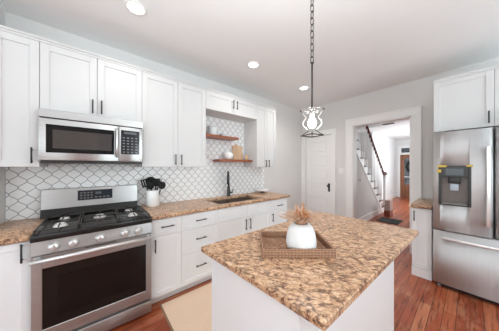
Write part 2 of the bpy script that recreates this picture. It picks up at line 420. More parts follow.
# stub wall closing the corner, then an invented dining space whose windows hold fill lamps
struct(MB().box(LX, -2.32, NY - .12, NY, 0, CZ).build('wall_near', 'wall'))
m = MB(); wx0, wx1, wz0, wz1 = -1.8, 2.2, 0.65, 2.55
m.box(LX, wx0, DY - .12, DY, 0, CZ).box(wx1, RX, DY - .12, DY, 0, CZ).box(wx0, wx1, DY - .12, DY, 0, wz0).box(wx0, wx1, DY - .12, DY, wz1, CZ)
struct(m.build('wall_added_dining', 'wall'))
m = MB(); sy0, sy1, sz0, sz1 = 1.1, 3.3, 0.65, 2.55
ny0, ny1, nz0, nz1 = 0.05, 0.62, 1.45, 2.52      # a narrow sash nearer the camera
for a, b in ((DY - .12, -3.5), (-1.3, ny0), (ny1, sy0), (sy1, BY + .14)): m.box(RX, RX + .12, a, b, 0, CZ)
m.box(RX, RX + .12, sy0, sy1, 0, sz0).box(RX, RX + .12, sy0, sy1, sz1, CZ).box(RX, RX + .12, ny0, ny1, 0, nz0).box(RX, RX + .12, ny0, ny1, nz1, CZ).box(RX, RX + .12, -3.5, -1.3, 0, .65).box(RX, RX + .12, -3.5, -1.3, 2.55, CZ)
struct(m.build('wall_right', 'wall'))
def window(name, axis, a0, a1, z0, z1, pos, inward):
    """a sash window: frame (own mesh) with a pane child"""
    m = MB(); p0, p1 = sorted((pos - inward * .10, pos - inward * .04))
    def bx(b0, b1, c0, c1, q0=p0, q1=p1):
        if axis == 'x': m.box(b0, b1, q0, q1, c0, c1, .002)
        else: m.box(q0, q1, b0, b1, c0, c1, .002)
    f = .05; mid = (z0 + z1) / 2; ac = (a0 + a1) / 2
    bx(a0, a0 + f, z0, z1); bx(a1 - f, a1, z0, z1); bx(a0 + f, a1 - f, z0, z0 + f); bx(a0 + f, a1 - f, z1 - f, z1)
    bx(a0 + f, a1 - f, mid - .02, mid + .02); bx(ac - .03, ac + .03, z0 + f, z1 - f)
    q0, q1 = sorted((pos, pos + inward * .018))
    bx(a0 - .08, a0, z0 - .08, z1 + .08, q0, q1); bx(a1, a1 + .08, z0 - .08, z1 + .08, q0, q1)
    bx(a0, a1, z1, z1 + .08, q0, q1); bx(a0, a1, z0 - .08, z0, q0, q1)
    o = struct(m.build(name, 'trim'))
    g = MB(); c = (p0 + p1) / 2
    if axis == 'x': g.box(a0 + f, a1 - f, c - .003, c + .003, z0 + f, z1 - f)
    else: g.box(c - .003, c + .003, a0 + f, a1 - f, z0 + f, z1 - f)
    g.build('pane', 'pane', o)
    return o
window('added_window_1', 'x', wx0, wx1, wz0, wz1, DY, 1)  # invented window, there to light the room
window('added_window_2', 'y', sy0, sy1, sz0, sz1, RX, -1)  # added for light, set where the range does not mirror it
window('window_5', 'y', ny0, ny1, nz0, nz1, RX, -1)
window('added_window_6', 'y', -3.5, -1.3, .65, 2.55, RX, -1)  # added to throw light onto the tiles

# back wall: closet door opening and the cased opening to the hall
OX0, OX1, OZ = -1.492, -0.612, 2.222          # cased opening
DX0, DX1, DZ = -2.555, -1.925, 2.11           # closet door
m = MB()
m.box(LX, DX0, BY, BY + .14, 0, CZ).box(DX0, DX1, BY, BY + .14, DZ, CZ).box(DX1, OX0, BY, BY + .14, 0, CZ)
m.box(OX0, OX1, BY, BY + .14, OZ, CZ).box(OX1, RX, BY, BY + .14, 0, CZ)
struct(m.build('wall_back', 'wall'))
def casing(name, x0, x1, zt, w, y, th=.022):
    m = MB()
    for a, b in ((x0 - w, x0), (x1, x1 + w)):
        m.box(a, b, y - th, y, 0, zt, .003)
    m.box(x0 - w, x1 + w, y - th, y, zt, zt + w, .003)
    m.box(x0 - w - .008, x1 + w + .008, y - th - .010, y, zt + w - .012, zt + w + .012, .003)   # back band
    m.box(x0 - w - .008, x0 - w + .012, y - th - .008, y, 0, zt + w, .003).box(x1 + w - .012, x1 + w + .008, y - th - .008, y, 0, zt + w, .003)
    return m
struct(casing('c', DX0, DX1, DZ, .095, BY).build('trim_1', 'trim'))
m = casing('c', OX0, OX1, OZ, .12, BY)
m.box(OX0 - .004, OX0 + .016, BY - .01, BY + .16, 0, OZ).box(OX1 - .016, OX1 + .004, BY - .01, BY + .16, 0, OZ).box(OX0, OX1, BY - .01, BY + .16, OZ - .016, OZ + .004)
struct(m.build('trim_2', 'trim'))
# closet door with stacked horizontal panels
tf = back_run(BY + .055)
d = MB(tf); x0, x1 = DX0 + .003, DX1 - .003; st = .10
d.box(x0, x0 + st, 0, .038, 0.008, DZ - .004, .002).box(x1 - st, x1, 0, .038, 0.008, DZ - .004, .002)
tops = [1.975 - .318 * k for k in range(6)]
edges = [DZ - .004] + [t - .248 for t in tops]
for k, t in enumerate(tops):
    d.box(x0 + st, x1 - st, 0, .038, t, edges[k], .002)
    d.box(x0 + st - .004, x1 - st + .004, .004, .020, t - .252, t + .004)
    d.box(x0 + st + .022, x1 - st - .022, .015, .028, t - .226, t - .022, .006)
d.box(x0 + st, x1 - st, 0, .038, .008, edges[-1], .002)
door = struct(d.build('door_1', 'trim'))
h = MB(tf); hx = x1 - .055
h.box(hx - .022, hx + .022, .037, .043, .86, 1.04, .004, 2)
h.tube([(hx, .04, .985), (hx, .07, .985)], .009, 10); h.ball((hx, .082, .985), .027, 1, .75, 1)
h.tube([(hx, .04, .90), (hx, .047, .90)], .008, 8)
h.build('door_handle', 'black', door)
struct(MB().box(DX1 + .1, OX0 - .125, BY - .014, BY, 0, .13, .003).build('baseboard_back', 'trim'))
struct(MB().box(OX1 + .125, RX, BY - .014, BY, 0, .13, .003).build('baseboard_right', 'trim'))
struct(MB().box(LX, LX + .014, 2.56, BY, 0, .13, .003).build('baseboard_left', 'trim'))
# tiled splashback on the left wall
m = MB(); m.box(LX, LX + .008, NY + .002, 2.605, .915, 1.40).box(LX, LX + .008, 1.165, 2.098, 1.40, 2.20).box(LX, LX + .008, -.35, .396, 1.40, 1.45)
struct(m.build('wall_left_tiles', 'tile'))

# ---- the hall behind the opening
HX0, HX1, HY, HZ, SX = -2.62, -0.30, 10.9, 2.66, -1.72
HB = BY + .14
m = MB()
m.box(HX0 - .1, HX0, HB, HY, 0, 5.2); m.box(HX0, -2.22, 7.55, HY, 0, HZ)
struct(m.build('wall_hall_left', 'hall_wall'))
m = MB(); m.box(HX1, HX1 + .1, HB, 7.2, 0, HZ).box(HX1, HX1 + .1, 9.4, HY, 0, HZ).box(HX1, HX1 + .1, 7.2, 9.4, 0, .5).box(HX1, HX1 + .1, 7.2, 9.4, 2.45, HZ)
struct(m.build('wall_hall_right', 'hall_wall'))
window('window_3', 'y', 7.2, 9.4, .5, 2.45, HX1, -1)
FX0, FX1, FZ, TZ0, TZ1 = -2.09, -1.19, 1.965, 2.03, 2.30
m = MB(); m.box(-2.3, FX0, HY, HY + .14, 0, HZ).box(FX1, HX1 + .1, HY, HY + .14, 0, HZ).box(FX0, FX1, HY, HY + .14, TZ1, HZ)
struct(m.build('wall_front', 'hall_wall'))
m = MB(); m.box(SX, HX1 + .1, HB - .0, HY + .14, HZ, HZ + .1).box(HX0, SX, 6.75, HY + .14, HZ, HZ + .1)
struct(m.build('ceiling_hall', 'hall_ceiling'))
m = MB(); m.box(HX0 - .1, SX + .1, HB - .1, HB, CZ + .1, 5.2).box(HX0 - .1, SX + .1, 6.75, 6.85, HZ + .1, 5.2).box(SX, SX + .1, HB, 6.75, HZ + .1, 5.2)
struct(m.build('wall_stairwell', 'hall_wall'))
struct(MB().box(HX0 - .1, SX + .1, HB - .1, 6.85, 5.2, 5.3).build('ceiling_stairwell', 'hall_ceiling'))
m = casing('c', FX0, FX1, TZ1, .075, HY); m.box(FX0, FX1, HY - .02, HY + .05, FZ, TZ0, .003)
struct(m.build('trim_3', 'trim'))
tf = back_run(HY + .05); d = MB(tf)
d.box(FX0, FX0 + .15, 0, .045, .01, FZ, .002).box(FX1 - .15, FX1, 0, .045, .01, FZ, .002)
d.box(FX0 + .15, FX1 - .15, 0, .045, 1.80, FZ, .002).box(FX0 + .15, FX1 - .15, 0, .045, .01, .16, .002).box(FX0 + .15, FX1 - .15, 0, .045, .50, .60, .002)
d.box(FX0 + .15, FX1 - .15, .008, .028, .16, .50).box(FX0 + .19, FX1 - .19, .02, .038, .2, .46, .008)
fd = struct(d.build('door_2', 'front_door'))
MB(tf).box(FX0 + .145, FX1 - .145, .016, .024, .595, 1.805).build('pane', 'door_glass', fd)
MB(tf).box(FX0 + .15, FX1 - .15, .024, .034, .93, .97, .002).build('mail_slot', 'nickel', fd)
MB(tf).tube([(FX1 - .07, .045, 1.0), (FX1 - .07, .09, 1.0)], .01).ball((FX1 - .07, .10, 1.0), .03).build('door_knob', 'dark_metal', fd)
o = struct(MB(tf).box(FX0, FX0 + .04, 0, .04, TZ0, TZ1).box(FX1 - .04, FX1, 0, .04, TZ0, TZ1).box(FX0 + .04, FX1 - .04, 0, .04, TZ0, TZ0 + .03).box(FX0 + .04, FX1 - .04, 0, .04, TZ1 - .03, TZ1).build('window_4', 'trim'))
MB(tf).box(FX0 + .035, FX1 - .035, .012, .02, TZ0 + .025, TZ1 - .025).build('pane', 'transom_glass', o)
o = MB().tube([(-1.64 + .20 * math.cos(a), HY - .02, 1.42 + .26 * math.sin(a)) for a in [2 * PI * k / 28 for k in range(28)]], [.055 + .016 * math.sin(k * 2.3) for k in range(28)], 8, True).build('wreath', 'wreath', loc=(-1.64, HY - .02, 1.42))
tag(o, 'dark oval wreath hanging on the wooden front door', 'wreath')
struct(MB().box(-2.222, -2.205, 7.56, HY, 0, .14, .003).build('baseboard_hall', 'trim'))

# staircase: open side faces the hall
RISE, GO = .2045, .238
NST = 13
def nose(k): return 6.674 - GO * (k - 2) , RISE * k          # nosing of step k
st = thing('staircase', 'white closed staircase with brown treads and a dark red handrail, seen through the cased opening', 'staircase', (SX, 7.0, 0))
# closed side under the stair, with a plain flush closet leaf
slope = RISE / GO
def zl(y): return (6.674 - y) * slope + 2 * RISE             # nosing line
low = .34
ye = HB + .005
yb = 6.674 + (2 * RISE - low) / slope                         # where the lower edge meets the floor
pts = [(ye, 0), (yb, 0), (ye, min(zl(ye) - low, HZ))]
MB().prism(pts, 'x', SX - .06, SX - .012).build('side_panel', 'wall', st)
# sawtooth stringer
top = []
for k in range(1, NST):
    y, z = nose(k)
    top += [(y, z - RISE - .03), (y, z - .03)]
yt = nose(NST - 1)[0] - GO
poly = [(yb + .03, 0)] + [(nose(1)[0], 0)] + top[1:] + [(yt + .02, top[-1][1]), (yt + .02, zl(yt) - low)]
poly[0] = (yb, 0)
MB().prism(poly, 'x', SX - .012, SX - .002).build('stringer', 'trim', st)
for k in range(1, NST):
    y, z = nose(k)
    MB().box(HX0, SX + .03, y - GO - .012, y + .022, z - .03, z, .006).build('tread', 'tread', st)
    MB().box(HX0, SX - .012, y - .012, y, z - RISE, z - .03).build('riser', 'trim', st)
rail_up = .93
for k in range(2, NST - 1):
    y, z = nose(k)
    for q in (.05, .17):
        yy = y - q; zt = zl(yy) + rail_up
        if z > 2.45: continue
        mm = MB()
        mm.box(SX - .012, SX + .012, yy - .012, yy + .012, z, z + .14).tube([(SX, yy, z + .14), (SX, yy, min(zt, 2.62 + 1.2))], [.012, .009], 8)
        mm.build('baluster', 'trim', st)
ys0, ys1 = 6.98, 4.6
MB().tube([(SX, ys0 + .10, zl(6.95) + rail_up + .03), (SX, ys0, zl(6.95) + rail_up + .04), (SX, 6.8, zl(6.8) + rail_up + .02), (SX, ys1, zl(ys1) + rail_up + .02)], .032, 10).build('handrail', 'mahogany', st)
nw = MB().box(SX - .045, SX + .045, 6.935, 7.025, 0, .40, .005).box(SX - .034, SX + .034, 6.946, 7.014, .40, 1.08, .006).box(SX - .043, SX + .043, 6.937, 7.023, 1.06, 1.15, .005)
nw = nw.build('newel_post', 'trim', st)
MB().lathe((SX, 6.98, 0), [(.03, 1.14), (.062, 1.16), (.066, 1.20), (.05, 1.235), (.02, 1.25)], 16).build('newel_cap', 'mahogany', nw)
MB().box(-1.555, -1.42, 6.25, 6.55, 0, .175, .004).build('starting_step', 'step', st)
MB().box(-1.540, -1.42, 6.26, 6.55, .175, .47, .004).build('starting_step', 'pink_wood', st)
MB().box(SX - .012, SX - .002, 4.25, 4.98, .15, 1.55).build('closet_leaf', 'wall', st)
MB().tube([(SX - .002, 4.84, 1.09), (SX + .035, 4.84, 1.09)], .01).ball((SX + .04, 4.84, 1.09), .026).build('closet_knob', 'nickel', st)
struct(MB().box(SX - .012, SX + .008, HB, 6.35, 0, .16, .003).build('baseboard_stair', 'trim'))
o = MB().box(-1.57, -1.12, 5.60, 6.13, 0.001, .012, .003).build('doormat', 'doormat', loc=(-1.4, 5.85, 0))
tag(o, 'small dark mat lying on the hall floor by the foot of the stairs', 'mat')
v = thing('ceiling_vent', 'small grey vent grille in the hall ceiling', 'vent', (-1.53, 6.55, HZ))
MB().box(-1.68, -1.38, 6.47, 6.63, HZ - .012, HZ, .002).build('frame', 'grey_plastic', v)
for k in range(4):
    MB().box(-1.66, -1.40, 6.49 + k * .035, 6.505 + k * .035, HZ - .018, HZ - .012).build('slat', 'button', v)

# ------------------------------------------------------------------ ceiling lights
def downlight(x, y, z, label, power=7.0, r=.062):
    t = thing('recessed_light', label, 'ceiling light', (x, y, z), 'recessed ceiling lights')
    mm = MB().lathe((x, y, z), [(r + .002, -.001), (r + .004, -.006), (r + .022, -.005), (r + .024, 0)], 28)
    mm = mm.build('trim_ring', 'trim', t)
    MB().lathe((x, y, z), [(.001, -.003), (r, -.003), (r, 0), (.001, 0)], 28).build('lens', 'downlight', t)
    l = bpy.data.lights.new('downlight_glow', 'SPOT'); l.energy = power; l.spot_size = math.radians(150); l.spot_blend = 0.9; l.shadow_soft_size = .06; l.color = (1.0, .96, .92)
    o = bpy.data.objects.new('downlight_glow', l); COL.objects.link(o); o.location = (0, 0, -.02); o.parent = t
downlight(-1.868, .274, CZ, 'round recessed ceiling light above the front of the gas range', 14)
downlight(-1.885, 1.646, CZ, 'round recessed ceiling light above the sink counter, between two others', 22)
downlight(-1.868, 2.81, CZ, 'round recessed ceiling light nearest the white panelled closet door', 58)
downlight(-1.02, 6.22, HZ, 'small recessed ceiling light in the hall past the cased opening', 45, .05)

# pendant over the island
PX, PY = -.70, 1.15
p = thing('pendant_light', 'wire cage pendant light on a dark chain and rod above the island', 'pendant light', (PX, PY, CZ))
MB().lathe((PX, PY, CZ), [(.065, 0), (.065, -.012), (.05, -.026), (.012, -.034), (.008, -.05)], 28).build('canopy', 'dark_metal', p)
zt, zb = CZ - .045, 2.115
nl = 14; pitch = (zt - zb) / nl
for k in range(nl):
    zc = zt - pitch * (k + .5); hl = pitch * .5 + .004; wl = .0105
    pts = []
    for q in range(20):
        a = 2 * PI * q / 20
        u = wl * math.cos(a); ww = (hl - wl) * (1 if math.sin(a) > 0 else -1) + wl * math.sin(a)
        pts.append((PX + u * .35, PY + u, zc + ww) if k % 2 else (PX + u, PY - u * .35, zc + ww))
    MB().tube(pts, .0031, 6, True).build('chain_link', 'dark_metal', p)
MB().cyl((PX, PY, zb + .01), (PX, PY, 1.79), .0062, 12).lathe((PX, PY, 0), [(.006, 1.83), (.010, 1.80), (.010, 1.775), (.006, 1.77)], 16).build('rod', 'dark_metal', p)
cage = MB().tube([(PX + .03 * math.cos(a), PY + .03 * math.sin(a), 1.79) for a in [2 * PI * k / 20 for k in range(20)]], .003, 6, True)
cg = cage.build('cage', 'nickel', p)
prof = [(.074, 1.792), (.040, 1.742), (.062, 1.712), (.062, 1.69), (.030, 1.658), (.029, 1.652)]
rim = [(PX + .070 * math.cos(PI * k / 14), PY + .070 * math.sin(PI * k / 14), 1.790) for k in range(28)]
MB().tube(rim, .0022, 6, True).build('rim_ring', 'nickel', cg)
for k in range(4):
    a = PI / 2 * k + math.radians(31); ca, sa = math.cos(a), math.sin(a)
    MB().tube([(PX + ca * r, PY + sa * r, z) for r, z in prof], .0036, 6).build('cage_wire', 'nickel', cg)
    MB().tube([(PX + ca * .02, PY + sa * .02, 1.785), (PX + ca * .070, PY + sa * .070, 1.790)], .0024, 6).build('cage_arm', 'nickel', cg)
    MB().ball((PX + ca * .075, PY + sa * .075, 1.793), .0062).build('finial', 'dark_metal', cg)
sq = [(PX + .072 * math.cos(PI / 2 * k + math.radians(31)), PY + .072 * math.sin(PI / 2 * k + math.radians(31)), 1.618) for k in range(4)]
b = MB()
for k in range(4):
    b.tube([sq[k], sq[(k + 1) % 4]], .0042, 6).tube([sq[k], (PX + (sq[k][0] - PX) * .3, PY + (sq[k][1] - PY) * .3, 1.652)], .0030, 6).ball(sq[k], .005)
b.build('lower_frame', 'dark_metal', p)
MB().lathe((PX, PY, 0), [(.012, 1.77), (.014, 1.745), (.024, 1.726), (.031, 1.703), (.024, 1.678), (.012, 1.668), (.001, 1.662)], 24).build('bulb', 'bulb', p)
l = bpy.data.lights.new('pendant_glow', 'POINT'); l.energy = 10; l.shadow_soft_size = .04; l.color = (1, .93, .84)
o = bpy.data.objects.new('pendant_glow', l); COL.objects.link(o); o.location = (0, 0, 1.70 - CZ); o.parent = p

# ------------------------------------------------------------------ wall cabinets on the left wall
XF = -2.31 - .02                       # carcass front; doors are 20 mm proud
UB, UT = 1.40, 2.462                   # underside and top of the tall wall cabinets
def crown(tf, w0, w1, zt, ret0=None, ret1=None):
    mm = MB(tf); mm.box(w0, w1, -.02, .022, zt - .012, zt + .008, .002).box(w0, w1, -.02, .034, zt + .006, zt + .024, .003)
    return mm
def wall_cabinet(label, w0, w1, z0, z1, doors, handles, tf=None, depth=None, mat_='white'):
    """doors: list of (w0,w1); handles: list of (w,z,len) one per door"""
    tf = tf or left_run(XF); depth = depth or (XF - LX - .003)
    c = tf(Vector(((w0 + w1) / 2, -depth / 2, z0)))
    t = thing('wall_cabinet', label, 'cabinet', c, 'white wall cabinets')
    MB(tf).box(w0 + .0005, w1 - .0005, -depth, 0, z0, z1, .001).build('body', mat_, t)
    for (a, b), hd in zip(doors, handles):
        d = shaker(tf, a, b, z0, z1 - .012).build('door', mat_, t)
        if hd: pull(tf, hd[0], hd[1], hd[2], True).build('handle', 'black', d)
    crown(tf, w0, w1, z1).build('crown_molding', mat_, t)
    return t
wall_cabinet('narrow single-door white wall cabinet beside the microwave, in the corner', NY + .003, -.355, UB, UT, [(NY + .003, -.355)], [(-.395, 1.495, .13)])
wall_cabinet('short two-door white wall cabinet directly above the microwave', -.355, .396, 1.885, UT, [(-.355, .0175), (.0175, .396)], [(-.016, 1.972, .13), (.050, 1.975, .13)])
wall_cabinet('tall two-door white wall cabinet over the utensil crock, between microwave and wooden shelves', .396, 1.161, UB, UT, [(.396, .785), (.785, 1.161)], [(.752, 1.49, .13), (.822, 1.49, .13)])
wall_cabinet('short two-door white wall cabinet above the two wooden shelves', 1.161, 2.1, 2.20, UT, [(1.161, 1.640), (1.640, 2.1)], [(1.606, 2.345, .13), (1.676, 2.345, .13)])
wall_cabinet('slim tall two-door white wall cabinet at the end of the run, right of the shelves', 2.1, 2.575, UB, UT, [(2.1, 2.335), (2.335, 2.575)], [(2.300, 1.46, .13), (2.375, 1.46, .13)])

# ------------------------------------------------------------------ base cabinets, left wall
BF = -2.035
BT = .880
def base_cabinet(label, w0, w1, fronts, body_top=None, tf=None, depth=None, kick=True, mat_='white_low', side_to_floor=False, group='white base cabinets'):
    """fronts: (kind, w0, w1, z0, z1, handle) with handle = (w, z, len, vertical) or None"""
    tf = tf or left_run(BF); depth = depth or (BF - LX - .003)
    t = thing('base_cabinet', label, 'cabinet', tf(Vector(((w0 + w1) / 2, -depth / 2, 0))), group)
    bm_ = MB(tf).box(w0 + .0005, w1 - .0005, -depth, 0, .085, body_top or BT, .001)
    if body_top:                     # open top that takes the sink bowls
        bm_.box(w0 + .0005, w0 + .018, -depth, 0, body_top, BT).box(w1 - .018, w1 - .0005, -depth, 0, body_top, BT).box(w0 + .018, w1 - .018, -.018, 0, body_top, BT)
    bm_.build('body', mat_, t)
    MB(tf).box(w0 + .0005, w1 - .0005, -depth, -.05 if kick else .026, 0, .085 if kick else .105).build('toe_kick', mat_, t)
    for kind, a, b, z0, z1, hd in fronts:
        d = shaker(tf, a, b, z0, z1, .05, rail=(.05 if z1 - z0 > .22 else .036)).build(kind, mat_, t)
        if hd: pull(tf, *hd).build('handle', 'black', d)
    return t
base_cabinet('white base cabinet with one door, on the corner side of the gas range', NY + .003, -.347,
             [('door', NY + .003, -.347, .09, .872, (-.39, .80, .13, True))])
base_cabinet('white base cabinet with one drawer over a door, directly beside the range', .421, .719,
             [('drawer', .421, .719, .70, .872, (.575, .79, .13, False)), ('door', .421, .719, .09, .70, (.458, .615, .13, True))])
base_cabinet('white three-drawer base cabinet between the single-door unit and the sink unit', .719, 1.178,
             [('drawer', .719, 1.178, .70, .872, (.945, .79, .13, False)), ('drawer', .719, 1.178, .43, .70, (.945, .58, .13, False)), ('drawer', .719, 1.178, .09, .43, (.945, .27, .13, False))])
base_cabinet('white two-door base cabinet under the sink with a plain top rail', 1.178, 2.11,
             [('false_front', 1.178, 1.644, .70, .872, None), ('false_front', 1.644, 2.11, .70, .872, None), ('door', 1.178, 1.644, .09, .70, (1.612, .60, .15, True)), ('door', 1.644, 2.11, .09, .70, (1.690, .60, .15, True))], .70)
base_cabinet('white base cabinet, drawer over door, at the far end of the sink counter', 2.11, 2.53,
             [('drawer', 2.11, 2.53, .70, .872, (2.33, .775, .13, False)), ('door', 2.11, 2.53, .09, .70, (2.155, .60, .13, True))])
# worktops
CF, CT = -1.985, .918
o = MB().box(LX + .009, CF, NY + .002, -.352, BT + .001, CT, .007, 2).build('granite_worktop', 'granite', loc=(LX, -.47, BT))
tag(o, 'short brown granite worktop in the corner beside the gas range', 'worktop', 'granite worktops')
SKY0, SKY1, SKX0, SKX1 = 1.24, 2.02, -2.50, -2.085
m = MB(); z0 = BT + .001
m.box(LX + .009, SKX0, .421, 2.57, z0, CT, .004).box(SKX1, CF, .421, 2.57, z0, CT, .006, 2).box(SKX0 - .004, SKX1 + .004, .421, SKY0, z0, CT, .004).box(SKX0 - .004, SKX1 + .004, SKY1, 2.57, z0, CT, .004)
o = m.build('granite_worktop', 'granite', loc=(LX, 1.5, BT))
tag(o, 'long brown granite worktop running from the range past the sink', 'worktop', 'granite worktops')
s = thing('sink', 'undermount double-bowl steel sink in the long granite worktop', 'sink', (-2.3, 1.63, .70))
ymid = 1.63
for a, b in ((SKY0 - .01, ymid + .012), (ymid - .012, SKY1 + .01)):
    bs = MB(); w = .006; zb = .74; a += .006 if a < ymid - .1 else 0
    bs.box(SKX0 - .006, SKX1 + .006, a, b, zb, zb + w).box(SKX0 - .006, SKX0, a, b, zb, BT - .001).box(SKX1, SKX1 + .006, a, b, zb, BT - .001)
    bs.box(SKX0, SKX1, a, a + w, zb, BT - .001).box(SKX0, SKX1, b - w, b, zb, BT - .001)
    bw = bs.build('bowl', 'sink', s)
    MB().lathe((-2.3, (a + b) / 2, zb + w), [(.001, .003), (.03, .003), (.042, .001), (.042, 0)], 20).build('drain', 'chrome', bw)
f = thing('faucet', 'matte black kitchen faucet standing behind the sink', 'faucet', (-2.55, 1.63, CT))
fx, fy = -2.555, 1.69
MB().lathe((fx, fy, CT), [(.030, 0), (.030, .008), (.026, .014), (.025, .15), (.020, .16)], 20).build('base', 'black', f)
sdx, sdy = .80, -.60                         # the spout is swivelled towards the range side
sp = lambda d, z: (fx + sdx * d, fy + sdy * d, z)
MB().tube([sp(0, CT + .14), sp(0, 1.22), sp(.012, 1.27), sp(.05, 1.315), (sp(.095, 1.325)), sp(.135, 1.30), sp(.15, 1.25)], .0165, 12).build('spout', 'black', f)
MB().cyl(sp(.15, 1.255), sp(.154, 1.13), .019, 16).build('spray_head', 'black', f)
MB().tube([(fx, fy, CT + .055), (fx + .005, fy + .075, CT + .06)], .013, 10).tube([(fx + .005, fy + .07, CT + .055), (fx + .01, fy + .085, CT + .11)], .007, 8).build('lever', 'black', f)

# ------------------------------------------------------------------ gas range
RY0, RY1 = -.345, .418
r = thing('gas_range', 'stainless steel gas range with black glass oven door', 'range', (-2.28, .036, 0))
XD = -1.955                                 # front of the door
MB().box(-2.64, XD - .035, RY0 + .004, RY1 - .004, .05, .875, .002).build('body', 'steel_h', r)
for yy in (RY0 + .05, RY1 - .05):
    for xx in (-2.58, -2.04): MB().cyl((xx, yy, 0), (xx, yy, .06), .018, 12).build('foot', 'dark_plastic', r)
MB().box(-2.64, -1.945, RY0, RY1, .872, .918, .005, 2).build('cooktop', 'black_enamel', r)
bg = MB().prism([(-2.64, .922), (-2.547, .922), (-2.575, 1.185), (-2.64, 1.185)], 'y', -.388, .392, .003).build('backguard', 'steel_h', r)
MB().prism([(-2.575, .922), (-2.525, .922), (-2.545, 1.0), (-2.575, 1.0)], 'y', -.386, .390, .002).build('vent_rail', 'black_enamel', r)
def bgx(z): return -2.545 - .030 * (z - .90) / .285
dp = MB().prism([(bgx(1.058) - .01, 1.058), (bgx(1.058) + .003, 1.058), (bgx(1.158) + .003, 1.158), (bgx(1.158) - .01, 1.158)], 'y', -.135, .150).build('display', 'screen', bg)
for i in range(4):
    for j in range(3):
        yy = -.115 + i * .027; zz = 1.075 + j * .026
        MB().box(bgx(zz) + .002, bgx(zz) + .0042, yy, yy + .015, zz, zz + .010).build('button', 'button', bg)
MB().box(bgx(1.12) + .002, bgx(1.12) + .0042, .005, .055, 1.112, 1.136).build('clock', 'digits', bg)
for i in range(4):
    MB().box(bgx(1.08) + .002, bgx(1.08) + .0042, .0 + i * .034, .02 + i * .034, 1.076, 1.086).build('button', 'button', bg)
# burners and grates
BURN = ((-2.15, -.215, .046), (-2.43, -.215, .036), (-2.29, .036, .050), (-2.15, .287, .044), (-2.43, .287, .036))
for (bx_, by_, br) in BURN:
    br *= .80
    MB().lathe((bx_, by_, .918), [(br + .008, 0), (br + .007, .005), (br, .010), (br, .016), (.001, .016)], 24).build('burner', 'alu', r)
    MB().lathe((bx_, by_, .934), [(br - .006, 0), (br - .004, .004), (br - .010, .009), (.001, .011)], 24).build('burner_cap', 'alu' if br > .034 else 'iron', r)  # larger caps are pale: reflected light put into their colour
gz0, gz1 = .940, .949
for (a, b) in ((RY0 + .012, -.098), (-.092, .165), (.171, RY1 - .012)):
    g = MB(); x0, x1 = -2.50, -1.975; w = .008
    g.box(x0, x1, a, a + w, gz0, gz1, .002).box(x0, x1, b - w, b, gz0, gz1, .002).box(x0, x0 + w, a, b, gz0, gz1, .002).box(x1 - w, x1, a, b, gz0, gz1, .002)
    c = (a + b) / 2; g.box((x0 + x1) / 2 - w / 2, (x0 + x1) / 2 + w / 2, a, b, gz0, gz1, .002)
    for cx in (-2.15, -2.43) if c < -.1 or c > .1 else (-2.29,):
        for s_ in (-1, 1):
            g.box(cx - w / 2, cx + w / 2, *sorted((c + s_ * .028, c + s_ * (b - a) / 2)), gz0, gz1 + .003, .002)
            q = sorted((cx + s_ * .03, cx + s_ * .125)); g.box(q[0], q[1], c - w / 2, c + w / 2, gz0, gz1 + .003, .002)
    for xx in (x0 + .006, x1 - .006):
        for yy in (a + .006, b - .006): g.cyl((xx, yy, .917), (xx, yy, gz0 + .004), .006, 8)
    g.build('grate', 'iron', r)
# sloped control panel and knobs
cp = MB().prism([(-2.02, .776), (-1.942, .776), (-1.955, .872), (-2.02, .872)], 'y', RY0 + .002, RY1 - .002, .002).build('control_panel', 'steel_h', r)
for yy in (-.227, -.126, .035, .200, .303):
    zz = .822; x0 = -1.948
    k = MB().lathe((x0, yy, zz), [(.034, 0), (.034, .006), (.029, .009), (.027, .030), (.024, .033), (.001, .034)], 24, 'x')
    k.box(x0 + .03, x0 + .042, yy - .004, yy + .004, zz - .019, zz + .019, .002)
    k.build('knob', 'knob', r)
# oven door
od = MB(); a, b = RY0 + .004, RY1 - .004; z0, z1 = .150, .768
od.box(XD - .03, XD, a, a + .052, z0, z1, .003).box(XD - .03, XD, b - .045, b, z0, z1, .003).box(XD - .03, XD, a + .05, b - .045, .672, z1, .003).box(XD - .03, XD, a + .05, b - .045, z0, .235, .003)
od = od.build('oven_door', 'steel_h', r)
MB().box(XD - .028, XD - .006, a + .045, b - .04, .23, .68).build('window', 'glass_oven', od)
MB().box(XD - .0065, XD - .005, a + .13, b - .12, .30, .60).build('inner_window', 'glass_black', od)
MB().tube([(XD + .052, a + .004, .745), (XD + .052, b - .004, .745)], .0155, 14).build('handle', 'knob', od)
MB().box(XD - .001, XD + .052, a + .015, a + .045, .735, .756, .004).box(XD - .001, XD + .052, b - .045, b - .015, .735, .756, .004).build('handle_bracket', 'chrome', od)
MB().box(XD - .0015, XD + .0006, -.06, .14, .758, .763).build('vent_slot', 'dark_plastic', od)
MB().box(XD - .03, XD + .004, a, b, .022, .128, .004, 2).build('storage_drawer', 'steel_h', r)

# ------------------------------------------------------------------ over-the-range microwave
XM = -2.25
mw = thing('microwave', 'stainless steel over-the-range microwave with dark glass window', 'microwave', (-2.45, .02, 1.44))
MY0, MY1, MZ0, MZ1 = -.353, .394, 1.448, 1.882
MB().box(LX + .01, XM - .03, MY0, MY1, MZ0, MZ1, .002).build('body', 'steel_h', mw)
MB().box(XM - .03, XM, MY0, MY1, 1.815, MZ1, .0015).build('vent_grille', 'steel_h', mw)
MB().box(XM - .028, XM + .0005, MY0 + .01, MY1 - .01, 1.808, 1.8125).build('vent_slot', 'dark_plastic', mw)
mz1 = 1.806
mdo = MB().box(XM - .03, XM + .004, MY0 + .001, .182, MZ0 + .008, mz1, .005, 2).build('door', 'steel_h', mw)
MB().box(XM, XM + .0055, -.312, .146, 1.520, 1.758, .002).build('window', 'glass_black', mdo)
MB().box(XM + .001, XM + .0062, -.272, .125, 1.557, 1.715).build('mesh_screen', 'glass_micro', mdo)
